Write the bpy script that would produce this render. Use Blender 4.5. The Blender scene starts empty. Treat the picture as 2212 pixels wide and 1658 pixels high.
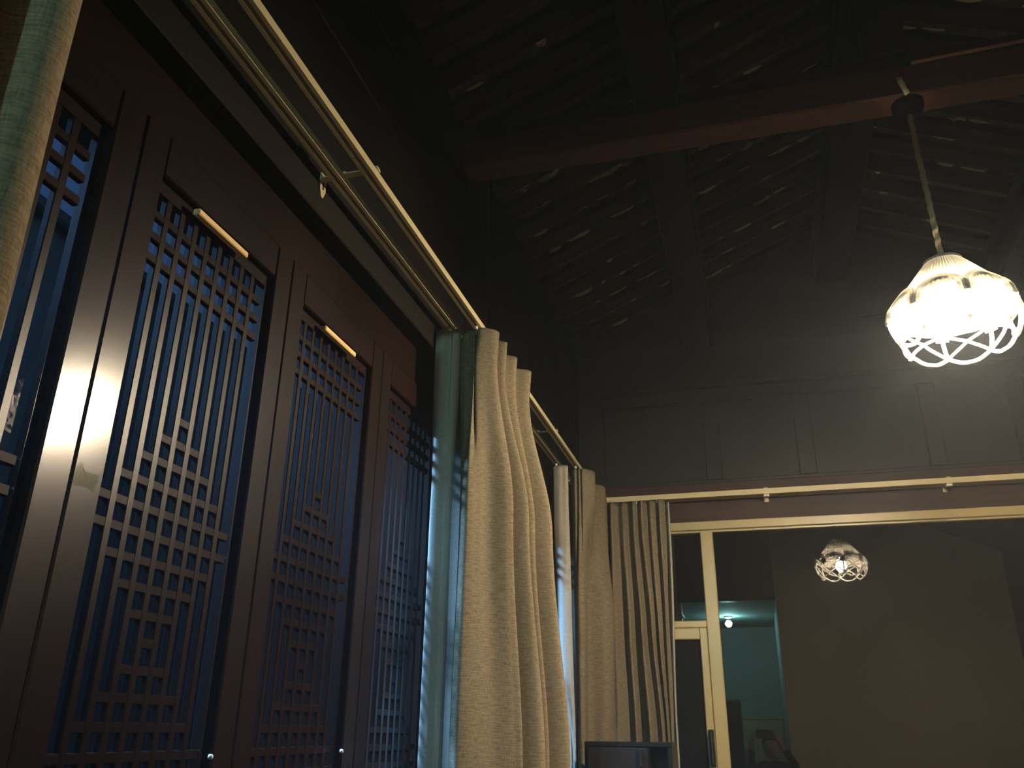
import bpy, bmesh, math, random
from mathutils import Vector, Matrix, noise

random.seed(7)
scene = bpy.context.scene
col = scene.collection
H = 1.5                                   # camera height above the floor; z below is measured from the camera

# ------------------------------------------------------------------ camera
F_PX, YAW, PITCH, ROLL = 1819.5, -0.274592, 0.389830, 0.011031
fw = Vector((math.sin(YAW)*math.cos(PITCH), math.cos(YAW)*math.cos(PITCH), math.sin(PITCH)))
rt = Vector((math.cos(YAW), -math.sin(YAW), 0)); up = rt.cross(fw)
c_, s_ = math.cos(ROLL), math.sin(ROLL)
rt, up = c_*rt + s_*up, -s_*rt + c_*up
cd = bpy.data.cameras.new('camera'); cam = bpy.data.objects.new('camera', cd); col.objects.link(cam)
cd.sensor_width = 36.0; cd.lens = F_PX/2212*36.0; cd.clip_start = 0.01
cam.matrix_world = Matrix(((rt.x, up.x, -fw.x, 0), (rt.y, up.y, -fw.y, 0), (rt.z, up.z, -fw.z, H), (0, 0, 0, 1)))
scene.camera = cam

# ------------------------------------------------------------------ world and outside light
w = bpy.data.worlds.new('dusk_sky'); scene.world = w; w.use_nodes = True
bg = w.node_tree.nodes['Background']; bg.inputs[0].default_value = (0.085, 0.21, 0.50, 1); bg.inputs[1].default_value = 0.30
def area(name, loc, target, size, power, colr):
    l = bpy.data.lights.new(name, 'AREA'); l.energy = power; l.color = colr; l.size = size; l.shape = 'DISK'
    o = bpy.data.objects.new(name, l); col.objects.link(o); o.location = loc
    o.rotation_euler = (Vector(target) - Vector(loc)).to_track_quat('-Z', 'Y').to_euler(); return o
area('courtyard_lamp', (-3.6, 0.95, H+3.30), (-0.8, 2.2, H+0.2), 0.9, 2600, (0.30, 0.58, 1.0))

vs = scene.view_settings
vs.view_transform = 'Standard'; vs.look = 'None'; vs.exposure = 0.0; vs.gamma = 1.0; vs.use_curve_mapping = False
cy = scene.cycles
cy.max_bounces = 6; cy.diffuse_bounces = 3; cy.glossy_bounces = 2; cy.transmission_bounces = 3
cy.transparent_max_bounces = 12; cy.volume_bounces = 0; cy.sample_clamp_indirect = 30.0
cy.caustics_reflective = False; cy.caustics_refractive = False
cy.use_denoising = True; cy.use_adaptive_sampling = True; cy.adaptive_threshold = 0.12; cy.adaptive_min_samples = 16

# ------------------------------------------------------------------ materials
MATS = {}
def mat(name):
    m = bpy.data.materials.new(name); m.use_nodes = True; nt = m.node_tree
    MATS[name] = m
    return m, nt, nt.nodes['Principled BSDF'], nt.nodes['Material Output']
def N(nt, t, **kw):
    n = nt.nodes.new(t)
    for k, v in kw.items():
        if k in n.inputs: n.inputs[k].default_value = v
        else: setattr(n, k, v)
    return n
def plain(name, colr, rough=0.5, metal=0.0, coat=0.0, spec=0.5, var=0.12, scale=12.0):
    m, nt, p, o = mat(name)
    tc = N(nt, 'ShaderNodeTexCoord'); nz = N(nt, 'ShaderNodeTexNoise', Scale=scale, Detail=2.0)
    nt.links.new(tc.outputs['Object'], nz.inputs['Vector'])
    mx = N(nt, 'ShaderNodeMix', data_type='RGBA')
    a = [c*(1-var) for c in colr]; b = [min(1, c*(1+var)) for c in colr]
    mx.inputs[6].default_value = (*a, 1); mx.inputs[7].default_value = (*b, 1)
    nt.links.new(nz.outputs[0], mx.inputs[0]); nt.links.new(mx.outputs[2], p.inputs['Base Color'])
    p.inputs['Roughness'].default_value = rough; p.inputs['Metallic'].default_value = metal
    p.inputs['Coat Weight'].default_value = coat; p.inputs['Coat Roughness'].default_value = 0.25
    p.inputs['Specular IOR Level'].default_value = spec
    return m
def wood(name, dark, light, rough, axis, coat=0.0, spec=0.5, bump=0.0):
    """grain drawn out along one axis, in world coordinates"""
    m, nt, p, o = mat(name)
    g = N(nt, 'ShaderNodeNewGeometry'); mp = N(nt, 'ShaderNodeMapping')
    sc = [26.0, 26.0, 26.0]; sc[axis] = 1.6
    mp.inputs['Scale'].default_value = sc
    nt.links.new(g.outputs['Position'], mp.inputs['Vector'])
    nz = N(nt, 'ShaderNodeTexNoise', Scale=1.6, Detail=4.0, Roughness=0.65, Distortion=0.3)
    nt.links.new(mp.outputs[0], nz.inputs['Vector'])
    big = N(nt, 'ShaderNodeTexNoise', Scale=2.2, Detail=1.0)
    nt.links.new(g.outputs['Position'], big.inputs['Vector'])
    ad = N(nt, 'ShaderNodeMath', operation='MULTIPLY_ADD'); ad.inputs[1].default_value = 0.6
    nt.links.new(nz.outputs[0], ad.inputs[0])
    ml = N(nt, 'ShaderNodeMath', operation='MULTIPLY'); ml.inputs[1].default_value = 0.4
    nt.links.new(big.outputs[0], ml.inputs[0]); nt.links.new(ml.outputs[0], ad.inputs[2])
    cr = N(nt, 'ShaderNodeValToRGB'); cr.color_ramp.elements[0].position = 0.32; cr.color_ramp.elements[1].position = 0.68
    cr.color_ramp.elements[0].color = (*dark, 1); cr.color_ramp.elements[1].color = (*light, 1)
    nt.links.new(ad.outputs[0], cr.inputs[0]); nt.links.new(cr.outputs[0], p.inputs['Base Color'])
    mr = N(nt, 'ShaderNodeMapRange'); mr.inputs[3].default_value = rough*0.85; mr.inputs[4].default_value = rough*1.25
    nt.links.new(big.outputs[0], mr.inputs[0]); nt.links.new(mr.outputs[0], p.inputs['Roughness'])
    if bump > 0.1:
        bp = N(nt, 'ShaderNodeBump', Strength=bump, Distance=0.002)
        nt.links.new(nz.outputs[0], bp.inputs['Height']); nt.links.new(bp.outputs[0], p.inputs['Normal'])
    p.inputs['Coat Weight'].default_value = coat; p.inputs['Coat Roughness'].default_value = 0.19
    p.inputs['Specular IOR Level'].default_value = spec
    return m
D1, D2 = (0.0042, 0.0012, 0.0004), (0.0130, 0.0035, 0.0011)
wood('lacquer_v', D1, D2, 0.42, 2, coat=0.70, spec=0.08, bump=0.03)
wood('lacquer_y', D1, D2, 0.42, 1, spec=0.10, bump=0.06)
wood('lattice_v', D1, D2, 0.30, 2, spec=0.28, bump=0.06)
wood('dark_x', (0.006, 0.003, 0.002), (0.016, 0.0077, 0.0046), 0.5, 0, spec=0.4)
wood('dark_y', (0.003, 0.0017, 0.0011), (0.008, 0.0042, 0.0026), 0.6, 1, spec=0.15)
wood('dark_z', (0.006, 0.003, 0.002), (0.015, 0.0072, 0.0042), 0.5, 2, spec=0.4)
wood('beam_x', (0.020, 0.008, 0.005), (0.050, 0.020, 0.012), 0.55, 0, spec=0.3)
wood('tie_red', (0.060, 0.021, 0.012), (0.135, 0.048, 0.027), 0.55, 0, spec=0.3)
wood('rafter_wood', (0.007, 0.0035, 0.0022), (0.018, 0.0084, 0.0048), 0.6, 0, spec=0.3)
wood('roof_board', (0.04, 0.035, 0.024), (0.11, 0.096, 0.066), 0.8, 0, spec=0.2)
wood('raw_wood', (0.75, 0.46, 0.15), (0.95, 0.68, 0.30), 0.5, 1, bump=0.03)
wood('floor_wood', (0.06, 0.035, 0.018), (0.13, 0.08, 0.04), 0.4, 1)
plain('rail_cream', (0.62, 0.52, 0.29), 0.38, var=0.04)
plain('rail_slot', (0.20, 0.17, 0.11), 0.5, var=0.05)
plain('frame_cream', (0.40, 0.315, 0.145), 0.30, var=0.05, spec=0.6)
plain('plaster', (0.86, 0.73, 0.50), 0.85, var=0.06, scale=3.0)
plain('teal_plaster', (0.145, 0.196, 0.188), 0.85, var=0.05, scale=3.0)
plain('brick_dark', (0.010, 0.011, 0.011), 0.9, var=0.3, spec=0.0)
plain('black_plastic', (0.010, 0.010, 0.011), 0.4)
plain('dark_metal', (0.010, 0.010, 0.011), 0.6, spec=0.25)
plain('canopy_black', (0.004, 0.004, 0.005), 0.8, spec=0.1)
plain('jute', (0.36, 0.28, 0.15), 0.9, var=0.35, scale=160)
plain('dark_panel', (0.006, 0.007, 0.007), 0.7, spec=0.05)
plain('white_plastic', (0.75, 0.70, 0.58), 0.4, var=0.03)
plain('mortar', (0.52, 0.46, 0.31), 0.9, var=0.25, scale=60)
plain('black_lacquer', (0.010, 0.009, 0.008), 0.22, spec=0.5)
plain('tan_board', (0.30, 0.24, 0.12), 0.6)
plain('orange_rod', (0.42, 0.17, 0.08), 0.55, var=0.1)
plain('screw_steel', (0.60, 0.66, 0.64), 0.35, metal=0.3)
plain('skin', (0.42, 0.26, 0.18), 0.5); plain('dark_cloth', (0.012, 0.012, 0.014), 0.9); plain('hair', (0.008, 0.007, 0.006), 0.6)

def fabric(name, dark, light, sheer=0.0):
    m, nt, p, o = mat(name)
    uv = N(nt, 'ShaderNodeUVMap'); mp = N(nt, 'ShaderNodeMapping')
    mp.inputs['Scale'].default_value = (30, 330, 1)
    nt.links.new(uv.outputs[0], mp.inputs['Vector'])
    nz = N(nt, 'ShaderNodeTexNoise', Scale=1.0, Detail=3.0, Roughness=0.75); nt.links.new(mp.outputs[0], nz.inputs['Vector'])
    mp2 = N(nt, 'ShaderNodeMapping'); mp2.inputs['Scale'].default_value = (420, 60, 1); nt.links.new(uv.outputs[0], mp2.inputs['Vector'])
    nz2 = N(nt, 'ShaderNodeTexNoise', Scale=1.0, Detail=1.0); nt.links.new(mp2.outputs[0], nz2.inputs['Vector'])
    ad = N(nt, 'ShaderNodeMath', operation='MULTIPLY_ADD'); ad.inputs[1].default_value = 0.7
    m3 = N(nt, 'ShaderNodeMath', operation='MULTIPLY'); m3.inputs[1].default_value = 0.3
    nt.links.new(nz2.outputs[0], m3.inputs[0]); nt.links.new(nz.outputs[0], ad.inputs[0]); nt.links.new(m3.outputs[0], ad.inputs[2])
    cr = N(nt, 'ShaderNodeValToRGB'); cr.color_ramp.elements[0].position = 0.36; cr.color_ramp.elements[1].position = 0.64
    cr.color_ramp.elements[0].color = (*dark, 1); cr.color_ramp.elements[1].color = (*light, 1)
    nt.links.new(ad.outputs[0], cr.inputs[0])
    bp = N(nt, 'ShaderNodeBump', Strength=0.25, Distance=0.001); nt.links.new(ad.outputs[0], bp.inputs['Height'])
    df = N(nt, 'ShaderNodeBsdfDiffuse'); nt.links.new(cr.outputs[0], df.inputs[0]); nt.links.new(bp.outputs[0], df.inputs['Normal'])
    if sheer:
        tl = N(nt, 'ShaderNodeBsdfTranslucent'); nt.links.new(cr.outputs[0], tl.inputs[0])
        mx = N(nt, 'ShaderNodeMixShader'); mx.inputs[0].default_value = 0.45
        nt.links.new(df.outputs[0], mx.inputs[1]); nt.links.new(tl.outputs[0], mx.inputs[2])
        tr = N(nt, 'ShaderNodeBsdfTransparent'); m4 = N(nt, 'ShaderNodeMixShader'); m4.inputs[0].default_value = sheer
        nt.links.new(mx.outputs[0], m4.inputs[1]); nt.links.new(tr.outputs[0], m4.inputs[2])
        nt.links.new(m4.outputs[0], o.inputs[0])
    else:
        nt.links.new(df.outputs[0], o.inputs[0])
    return m
fabric('linen_grey', (0.118, 0.096, 0.062), (0.255, 0.208, 0.138))
fabric('sheer_white', (0.60, 0.58, 0.50), (0.74, 0.72, 0.64), sheer=0.16)

def thin_glass(name, tint, ior, rough=0.0):
    m, nt, p, o = mat(name)
    fr = N(nt, 'ShaderNodeFresnel', IOR=ior); tr = N(nt, 'ShaderNodeBsdfTransparent'); tr.inputs[0].default_value = (*tint, 1)
    gl = N(nt, 'ShaderNodeBsdfGlossy'); gl.inputs['Roughness'].default_value = rough
    g = N(nt, 'ShaderNodeNewGeometry'); iv = N(nt, 'ShaderNodeMath', operation='SUBTRACT'); iv.inputs[0].default_value = 1.0
    nt.links.new(g.outputs['Backfacing'], iv.inputs[1])                 # a pane is a closed slab: reflect once, at the face the ray enters by
    mu = N(nt, 'ShaderNodeMath', operation='MULTIPLY'); nt.links.new(fr.outputs[0], mu.inputs[0]); nt.links.new(iv.outputs[0], mu.inputs[1])
    mx = N(nt, 'ShaderNodeMixShader'); nt.links.new(mu.outputs[0], mx.inputs[0])
    nt.links.new(tr.outputs[0], mx.inputs[1]); nt.links.new(gl.outputs[0], mx.inputs[2]); nt.links.new(mx.outputs[0], o.inputs[0])
    return m
thin_glass('partition_glass', (0.80, 0.84, 0.80), 2.05)
thin_glass('door_glass', (0.78, 0.84, 0.88), 1.45)
thin_glass('tape_film', (0.80, 0.82, 0.74), 1.35, 0.35)
def emit(name, colr, strength):
    m, nt, p, o = mat(name); e = N(nt, 'ShaderNodeEmission'); e.inputs[0].default_value = (*colr, 1); e.inputs[1].default_value = strength
    nt.links.new(e.outputs[0], o.inputs[0]); return m
emit('bulb_glow', (1.0, 0.82, 0.58), 3500.0)
emit('spot_glow', (0.75, 0.95, 1.0), 60.0)
def rope(name):
    m, nt, p, o = mat(name)
    g = N(nt, 'ShaderNodeNewGeometry'); nz = N(nt, 'ShaderNodeTexNoise', Scale=420.0, Detail=1.0); nt.links.new(g.outputs['Position'], nz.inputs['Vector'])
    cr = N(nt, 'ShaderNodeValToRGB'); cr.color_ramp.elements[0].color = (0.90, 0.87, 0.80, 1); cr.color_ramp.elements[1].color = (0.98, 0.97, 0.93, 1)
    nt.links.new(nz.outputs[0], cr.inputs[0])
    df = N(nt, 'ShaderNodeBsdfDiffuse'); tl = N(nt, 'ShaderNodeBsdfTranslucent')
    for s in (df, tl): nt.links.new(cr.outputs[0], s.inputs[0])
    mx = N(nt, 'ShaderNodeMixShader'); mx.inputs[0].default_value = 0.80
    nt.links.new(df.outputs[0], mx.inputs[1]); nt.links.new(tl.outputs[0], mx.inputs[2])
    nt.links.new(mx.outputs[0], o.inputs[0])
    return m
rope('rope')
# ------------------------------------------------------------------ builders
def thing(name, loc, label=None, cat=None, group=None, kind=None):
    o = bpy.data.objects.new(name, None); o.empty_display_size = 0.05; col.objects.link(o)
    o.location = (loc[0], loc[1], loc[2]+H); tag(o, label, cat, group, kind); return o
def tag(o, label=None, cat=None, group=None, kind=None):
    if label: o['label'] = label
    if cat: o['category'] = cat
    if group: o['group'] = group
    if kind: o['kind'] = kind
    return o
def wloc(o):
    v = Vector((0, 0, 0))
    while o is not None: v += o.location; o = o.parent
    return v
BOX = {}
def box(name, x0, x1, y0, y1, z0, z1, m, parent=None, bevel=0.0):
    """a box given by its limits (z from the camera); equal boxes share one mesh"""
    dx, dy, dz = x1-x0, y1-y0, z1-z0
    key = (round(dx, 4), round(dy, 4), round(dz, 4), m, bevel)
    me = BOX.get(key)
    if me is None:
        bm = bmesh.new(); bmesh.ops.create_cube(bm, size=1.0, matrix=Matrix.Diagonal((dx, dy, dz, 1)))
        if bevel: bmesh.ops.bevel(bm, geom=bm.edges[:], offset=min(bevel, 0.3*min(dx, dy, dz)), segments=1, affect='EDGES')
        me = bpy.data.meshes.new(name); bm.to_mesh(me); bm.free(); me.materials.append(MATS[m]); BOX[key] = me
    o = bpy.data.objects.new(name, me); col.objects.link(o)
    c = Vector(((x0+x1)/2, (y0+y1)/2, (z0+z1)/2+H))
    if parent: o.parent = parent; c = c - wloc(parent)
    o.location = c
    return o
def mesh(name, verts, faces, m, parent=None, smooth=False, origin=None):
    """verts with z from the camera; the object's origin sits at `origin` or at its parent"""
    base = wloc(parent) if parent else (Vector((origin[0], origin[1], origin[2]+H)) if origin else Vector((0, 0, 0)))
    me = bpy.data.meshes.new(name)
    me.from_pydata([(v[0]-base.x, v[1]-base.y, v[2]+H-base.z) for v in verts], [], faces); me.update()
    me.materials.append(MATS[m])
    if smooth: me.polygons.foreach_set('use_smooth', [True]*len(me.polygons))
    o = bpy.data.objects.new(name, me); col.objects.link(o)
    if parent: o.parent = parent
    elif origin: o.location = base
    return o
def tube_geo(pts, r, seg=6, closed=False, caps=True):
    pts = [Vector(p) for p in pts]; n = len(pts); V = []; Fc = []
    rr = r if isinstance(r, (list, tuple)) else [r]*n
    nrm = None
    for i, p in enumerate(pts):
        if closed: t = (pts[(i+1) % n]-pts[i-1]).normalized()
        else: t = (pts[min(i+1, n-1)]-pts[max(i-1, 0)]).normalized()
        if nrm is None:
            a = Vector((0, 0, 1)) if abs(t.z) < 0.9 else Vector((1, 0, 0)); nrm = (a-t*a.dot(t)).normalized()
        else: nrm = (nrm-t*nrm.dot(t)).normalized()
        b = t.cross(nrm)
        for k in range(seg):
            a = 2*math.pi*k/seg; V.append(tuple(p+(nrm*math.cos(a)+b*math.sin(a))*rr[i]))
    m_ = n if closed else n-1
    for i in range(m_):
        j = (i+1) % n
        for k in range(seg): Fc.append((i*seg+k, i*seg+(k+1) % seg, j*seg+(k+1) % seg, j*seg+k))
    if caps and not closed:
        Fc.append(tuple(reversed(range(seg)))); Fc.append(tuple((n-1)*seg+k for k in range(seg)))
    return V, Fc
def join(geos):
    V, Fc = [], []
    for v, f in geos:
        b = len(V); V += list(v); Fc += [tuple(i+b for i in q) for q in f]
    return V, Fc
def tube(name, pts, r, m, parent=None, seg=8, origin=None, closed=False):
    V, Fc = tube_geo(pts, r, seg, closed); return mesh(name, V, Fc, m, parent, True, origin)
def lathe(name, prof, cx, cy, m, parent=None, seg=28, origin=None):
    V, Fc = [], []
    for r, z in prof:
        for k in range(seg):
            a = 2*math.pi*k/seg; V.append((cx+r*math.cos(a), cy+r*math.sin(a), z))
    for i in range(len(prof)-1):
        for k in range(seg): Fc.append((i*seg+k, i*seg+(k+1) % seg, (i+1)*seg+(k+1) % seg, (i+1)*seg+k))
    Fc.append(tuple(reversed(range(seg)))); Fc.append(tuple((len(prof)-1)*seg+k for k in range(seg)))
    return mesh(name, V, Fc, m, parent, True, origin)
def prism(name, poly, axis, a0, a1, m, parent=None, origin=None):
    """polygon in the two other axes, drawn out along `axis` from a0 to a1"""
    def P(u, v, a): return {0: (a, u, v), 1: (u, a, v), 2: (u, v, a)}[axis]
    n = len(poly); V = [P(u, v, a0) for u, v in poly]+[P(u, v, a1) for u, v in poly]
    Fc = [tuple(range(n)), tuple(reversed(range(n, 2*n)))]+[(i, i+n, (i+1) % n+n, (i+1) % n) for i in range(n)]
    o = mesh(name, V, Fc, m, parent, False, origin)
    bm = bmesh.new(); bm.from_mesh(o.data); bmesh.ops.recalc_face_normals(bm, faces=bm.faces[:]); bm.to_mesh(o.data); bm.free()
    return o
def cat(pts, n):
    """Catmull-Rom through the points, n samples"""
    P = [Vector(p) for p in pts]; P = [2*P[0]-P[1]]+P+[2*P[-1]-P[-2]]; m_ = len(P)-3; out = []
    for i in range(n):
        t = i/(n-1)*m_; k = min(int(t), m_-1); t -= k; a, b, c, d = P[k:k+4]
        out.append(0.5*((2*b)+(c-a)*t+(2*a-5*b+4*c-d)*t*t+(3*b-a-3*c+d)*t*t*t))
    return out
# ------------------------------------------------------------------ the room
YF, YB, XL, XR, ZF = 4.25, -1.00, -0.86, 2.45, -H
SL, RX = 0.437, 0.56
def roofz(x): return 1.985+SL*((x if x <= RX else 2*RX-x)+0.77)
tag(box('floor', -1.0, 2.6, YB-2.8, 8.0, ZF-0.05, ZF, 'floor_wood'), 'brown plank floor of the room', 'floor', kind='structure')

# roof: rafters with pale boards showing between them
ceil = thing('ceiling', (RX, 1.3, 2.5), 'sloping timber roof of brown rafters with pale boards between', 'ceiling', kind='structure')
PITCHY = 0.1565
def slope_piece(name, x0, x1, y0, y1, top, thick, m, shared):
    key = (name, x0, x1, round(y1-y0, 4))
    me = shared.get(key)
    yc = (y0+y1)/2; hy = (y1-y0)/2
    if me is None:
        V = []
        for x in (x0, x1):
            for dy in (-hy, hy):
                for t in (top, top-thick): V.append((x-RX, dy, roofz(x)+t-2.5))
        Fc = [(0, 1, 3, 2), (4, 6, 7, 5), (0, 2, 6, 4), (1, 5, 7, 3), (0, 4, 5, 1), (2, 3, 7, 6)]
        me = bpy.data.meshes.new(name); me.from_pydata(V, [], Fc); me.update(); me.materials.append(MATS[m])
        bm = bmesh.new(); bm.from_mesh(me); bmesh.ops.recalc_face_normals(bm, faces=bm.faces[:]); bm.to_mesh(me); bm.free(); shared[key] = me
    o = bpy.data.objects.new(name, me); col.objects.link(o); o.parent = ceil; o.location = (0, yc-1.3, 0); return o
SH = {}
i0, i1 = int(math.floor((YB-1.81)/PITCHY))-1, int(math.ceil((YF-1.81)/PITCHY))
for i in range(i0, i1):
    y = 1.81+PITCHY*i
    for xa, xb in ((-1.74, RX), (RX, 3.10)):
        slope_piece('rafter', xa, xb, y, y+0.084, -0.002, 0.030, 'rafter_wood', SH)
        slope_piece('roof_board', xa, xb, y-PITCHY+0.02, y+0.02, 0.03, 0.03, 'roof_board', SH)
box('added_eave_board', -1.762, -1.742, YB-0.1, YF+0.1, roofz(-1.742)-0.036, roofz(-1.742)+0.03, 'dark_y', ceil)  # added at the eave to shut out sky dots between the rafters
# lumps of mortar squeezed out between the boards
rnd = random.Random(3)
def lump(x, y, lx, ly, h, rot):
    V, Fc = [], []; n = 9
    for ring, (s, dz) in enumerate(((1.0, 0.0), (0.72, -h*0.7), (0.3, -h))):
        for k in range(n):
            a = 2*math.pi*k/n; q = s*(0.75+0.5*rnd.random())
            u, v = lx*q*math.cos(a), ly*q*math.sin(a); xx = x+u*math.cos(rot)-v*math.sin(rot); yy = y+u*math.sin(rot)+v*math.cos(rot)
            V.append((xx, yy, roofz(xx)+0.001+dz))
    for r_ in range(2):
        for k in range(n): Fc.append((r_*n+k, (r_+1)*n+k, (r_+1)*n+(k+1) % n, r_*n+(k+1) % n))
    Fc.append(tuple(2*n+k for k in range(n)))
    return mesh('mortar_lump', V, Fc, 'mortar', ceil, True)
for x, y, lx in ((-0.73, 2.70, 0.045), (-0.63, 2.715, 0.05), (-0.69, 2.86, 0.05), (-0.45, 3.01, 0.06), (-0.55, 3.01, 0.045), (-0.33, 3.015, 0.03),
                 (-0.68, 3.16, 0.035), (-0.46, 3.15, 0.05), (-0.36, 3.14, 0.04), (-0.30, 3.13, 0.022), (-0.70, 3.32, 0.045), (-0.45, 3.48, 0.06), (-0.32, 3.48, 0.02),
                 (-0.26, 3.63, 0.03), (-0.62, 3.80, 0.02), (-0.38, 3.94, 0.07), (-0.26, 4.1, 0.05), (-0.06, 3.16, 0.04), (0.06, 3.17, 0.05), (0.2, 3.18, 0.05),
                 (0.04, 3.33, 0.02), (0.15, 3.33, 0.05), (0.3, 3.34, 0.05), (0.41, 3.34, 0.025), (0.25, 3.48, 0.035), (0.1, 3.64, 0.03), (0.27, 3.65, 0.04), (0.02, 3.80, 0.05),
                 (0.3, 3.79, 0.04), (0.33, 3.95, 0.03), (0.05, 3.95, 0.05), (0.74, 2.86, 0.03), (0.83, 3.01, 0.045), (0.70, 3.33, 0.03), (0.98, 3.33, 0.05), (0.92, 3.62, 0.04), (0.80, 3.80, 0.03), (1.0, 3.01, 0.04), (-0.5, 2.08, 0.02), (0.75, 2.08, 0.03)):
    lump(x, y, lx, 0.012+0.012*rnd.random(), 0.012+0.012*rnd.random(), rnd.uniform(-0.12, 0.12))

for k in range(70):
    i = rnd.randrange(0, 16); x = rnd.choice((rnd.uniform(-0.74, -0.27), rnd.uniform(-0.04, 0.44), rnd.uniform(0.7, 1.15)))
    lump(x, 1.81+PITCHY*i-0.004-0.02*rnd.random(), rnd.uniform(0.010, 0.055), rnd.uniform(0.004, 0.010), rnd.uniform(0.006, 0.014), rnd.uniform(-0.06, 0.06))
# purlins, each a log over a squared tie
def purlin(name, xc, wd, zbot, label):
    o = thing(name, (xc, 1.3, zbot), label, 'beam', kind='structure')
    r = wd*0.56; zt = min(roofz(xc-wd/2), roofz(xc+wd/2))-0.062
    box('tie_timber', xc-wd/2, xc+wd/2, YB, YF, zbot, zbot+0.16, 'dark_y', o, 0.008)
    if zt-r*2 > zbot+0.17: box('filler_board', xc-wd*0.22, xc+wd*0.22, YB, YF, zbot+0.16, zt-r, 'dark_y', o)
    tube('log', [(xc, YB, zt-r), (xc, YF, zt-r)], r, 'dark_y', o, 20)
    return o
purlin('purlin', -0.153, 0.145, 1.90, 'dark square purlin timber midway up the slope over the lattice doors')
purlin('purlin', 0.56, 0.16, 2.22, 'dark ridge purlin at the peak of the roof')
purlin('purlin', 1.273, 0.145, 1.90, 'dark purlin timber midway up the slope beyond the pendant lamp')
# truss
tb = thing('tie_beam', (RX, 2.31, 1.789), 'heavy reddish brown tie beam crossing the room over the pendant lamp', 'beam', kind='structure')
box('beam', XL-0.02, XR, 2.262, 2.360, 1.789, 1.895, 'tie_red', tb, 0.006)
box('upper_beam', XL-0.02, XR, 2.272, 2.350, 1.897, 1.96, 'dark_x', tb, 0.010)
box('king_post', 0.49, 0.625, 2.268, 2.352, 1.96, 2.23, 'dark_z', tb, 0.006)
tag(tube('beam_edge_rod', [(0.62, 2.252, 1.895), (0.66, 2.255, 1.899), (1.2, 2.256, 1.915), (1.94, 2.256, 1.93)], 0.006, 'orange_rod', origin=(0.62, 2.25, 1.895)),  # thin orange tube along the beam's upper edge
    'thin orange brown rod running along the upper edge of the tie beam', 'cable')

# left wall: header boards, posts, lower wall, and the lattice doors
wl = thing('wall_left', (XL, 1.5, ZF), 'dark stained timber wall over the lattice doors', 'wall', kind='structure')
z = 1.02
for hgt in (0.24, 0.24, 0.25, 0.28):
    box('header_board', -0.845, -0.82, YB, YF, z+0.0015, z+hgt-0.0015, 'dark_y', wl, 0.003); z += hgt
box('backing', -0.95, -0.845, YB, YF, 1.0215, 2.03, 'dark_y', wl)
box('lintel', -0.93, -0.868, YB, YF, 0.912, 1.0205, 'lacquer_y', wl, 0.004)
box('corner_board', -0.90, -0.858, 3.946, YF, ZF, 0.912, 'lacquer_v', wl, 0.003)
for k in range(4):
    box('side_board', -0.90, -0.858, YB+0.2385*k+0.001, YB+0.2385*(k+1)-0.001, ZF, 0.912, 'lacquer_v', wl, 0.003)
tag(lathe('column', [(0.123, ZF), (0.123, 1.85)], -0.90, 2.4165, 'dark_z', seg=32, origin=(-0.90, 2.4165, ZF)),
    'thick round dark column between the lattice doors, behind the curtain', 'column', kind='structure')

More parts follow.
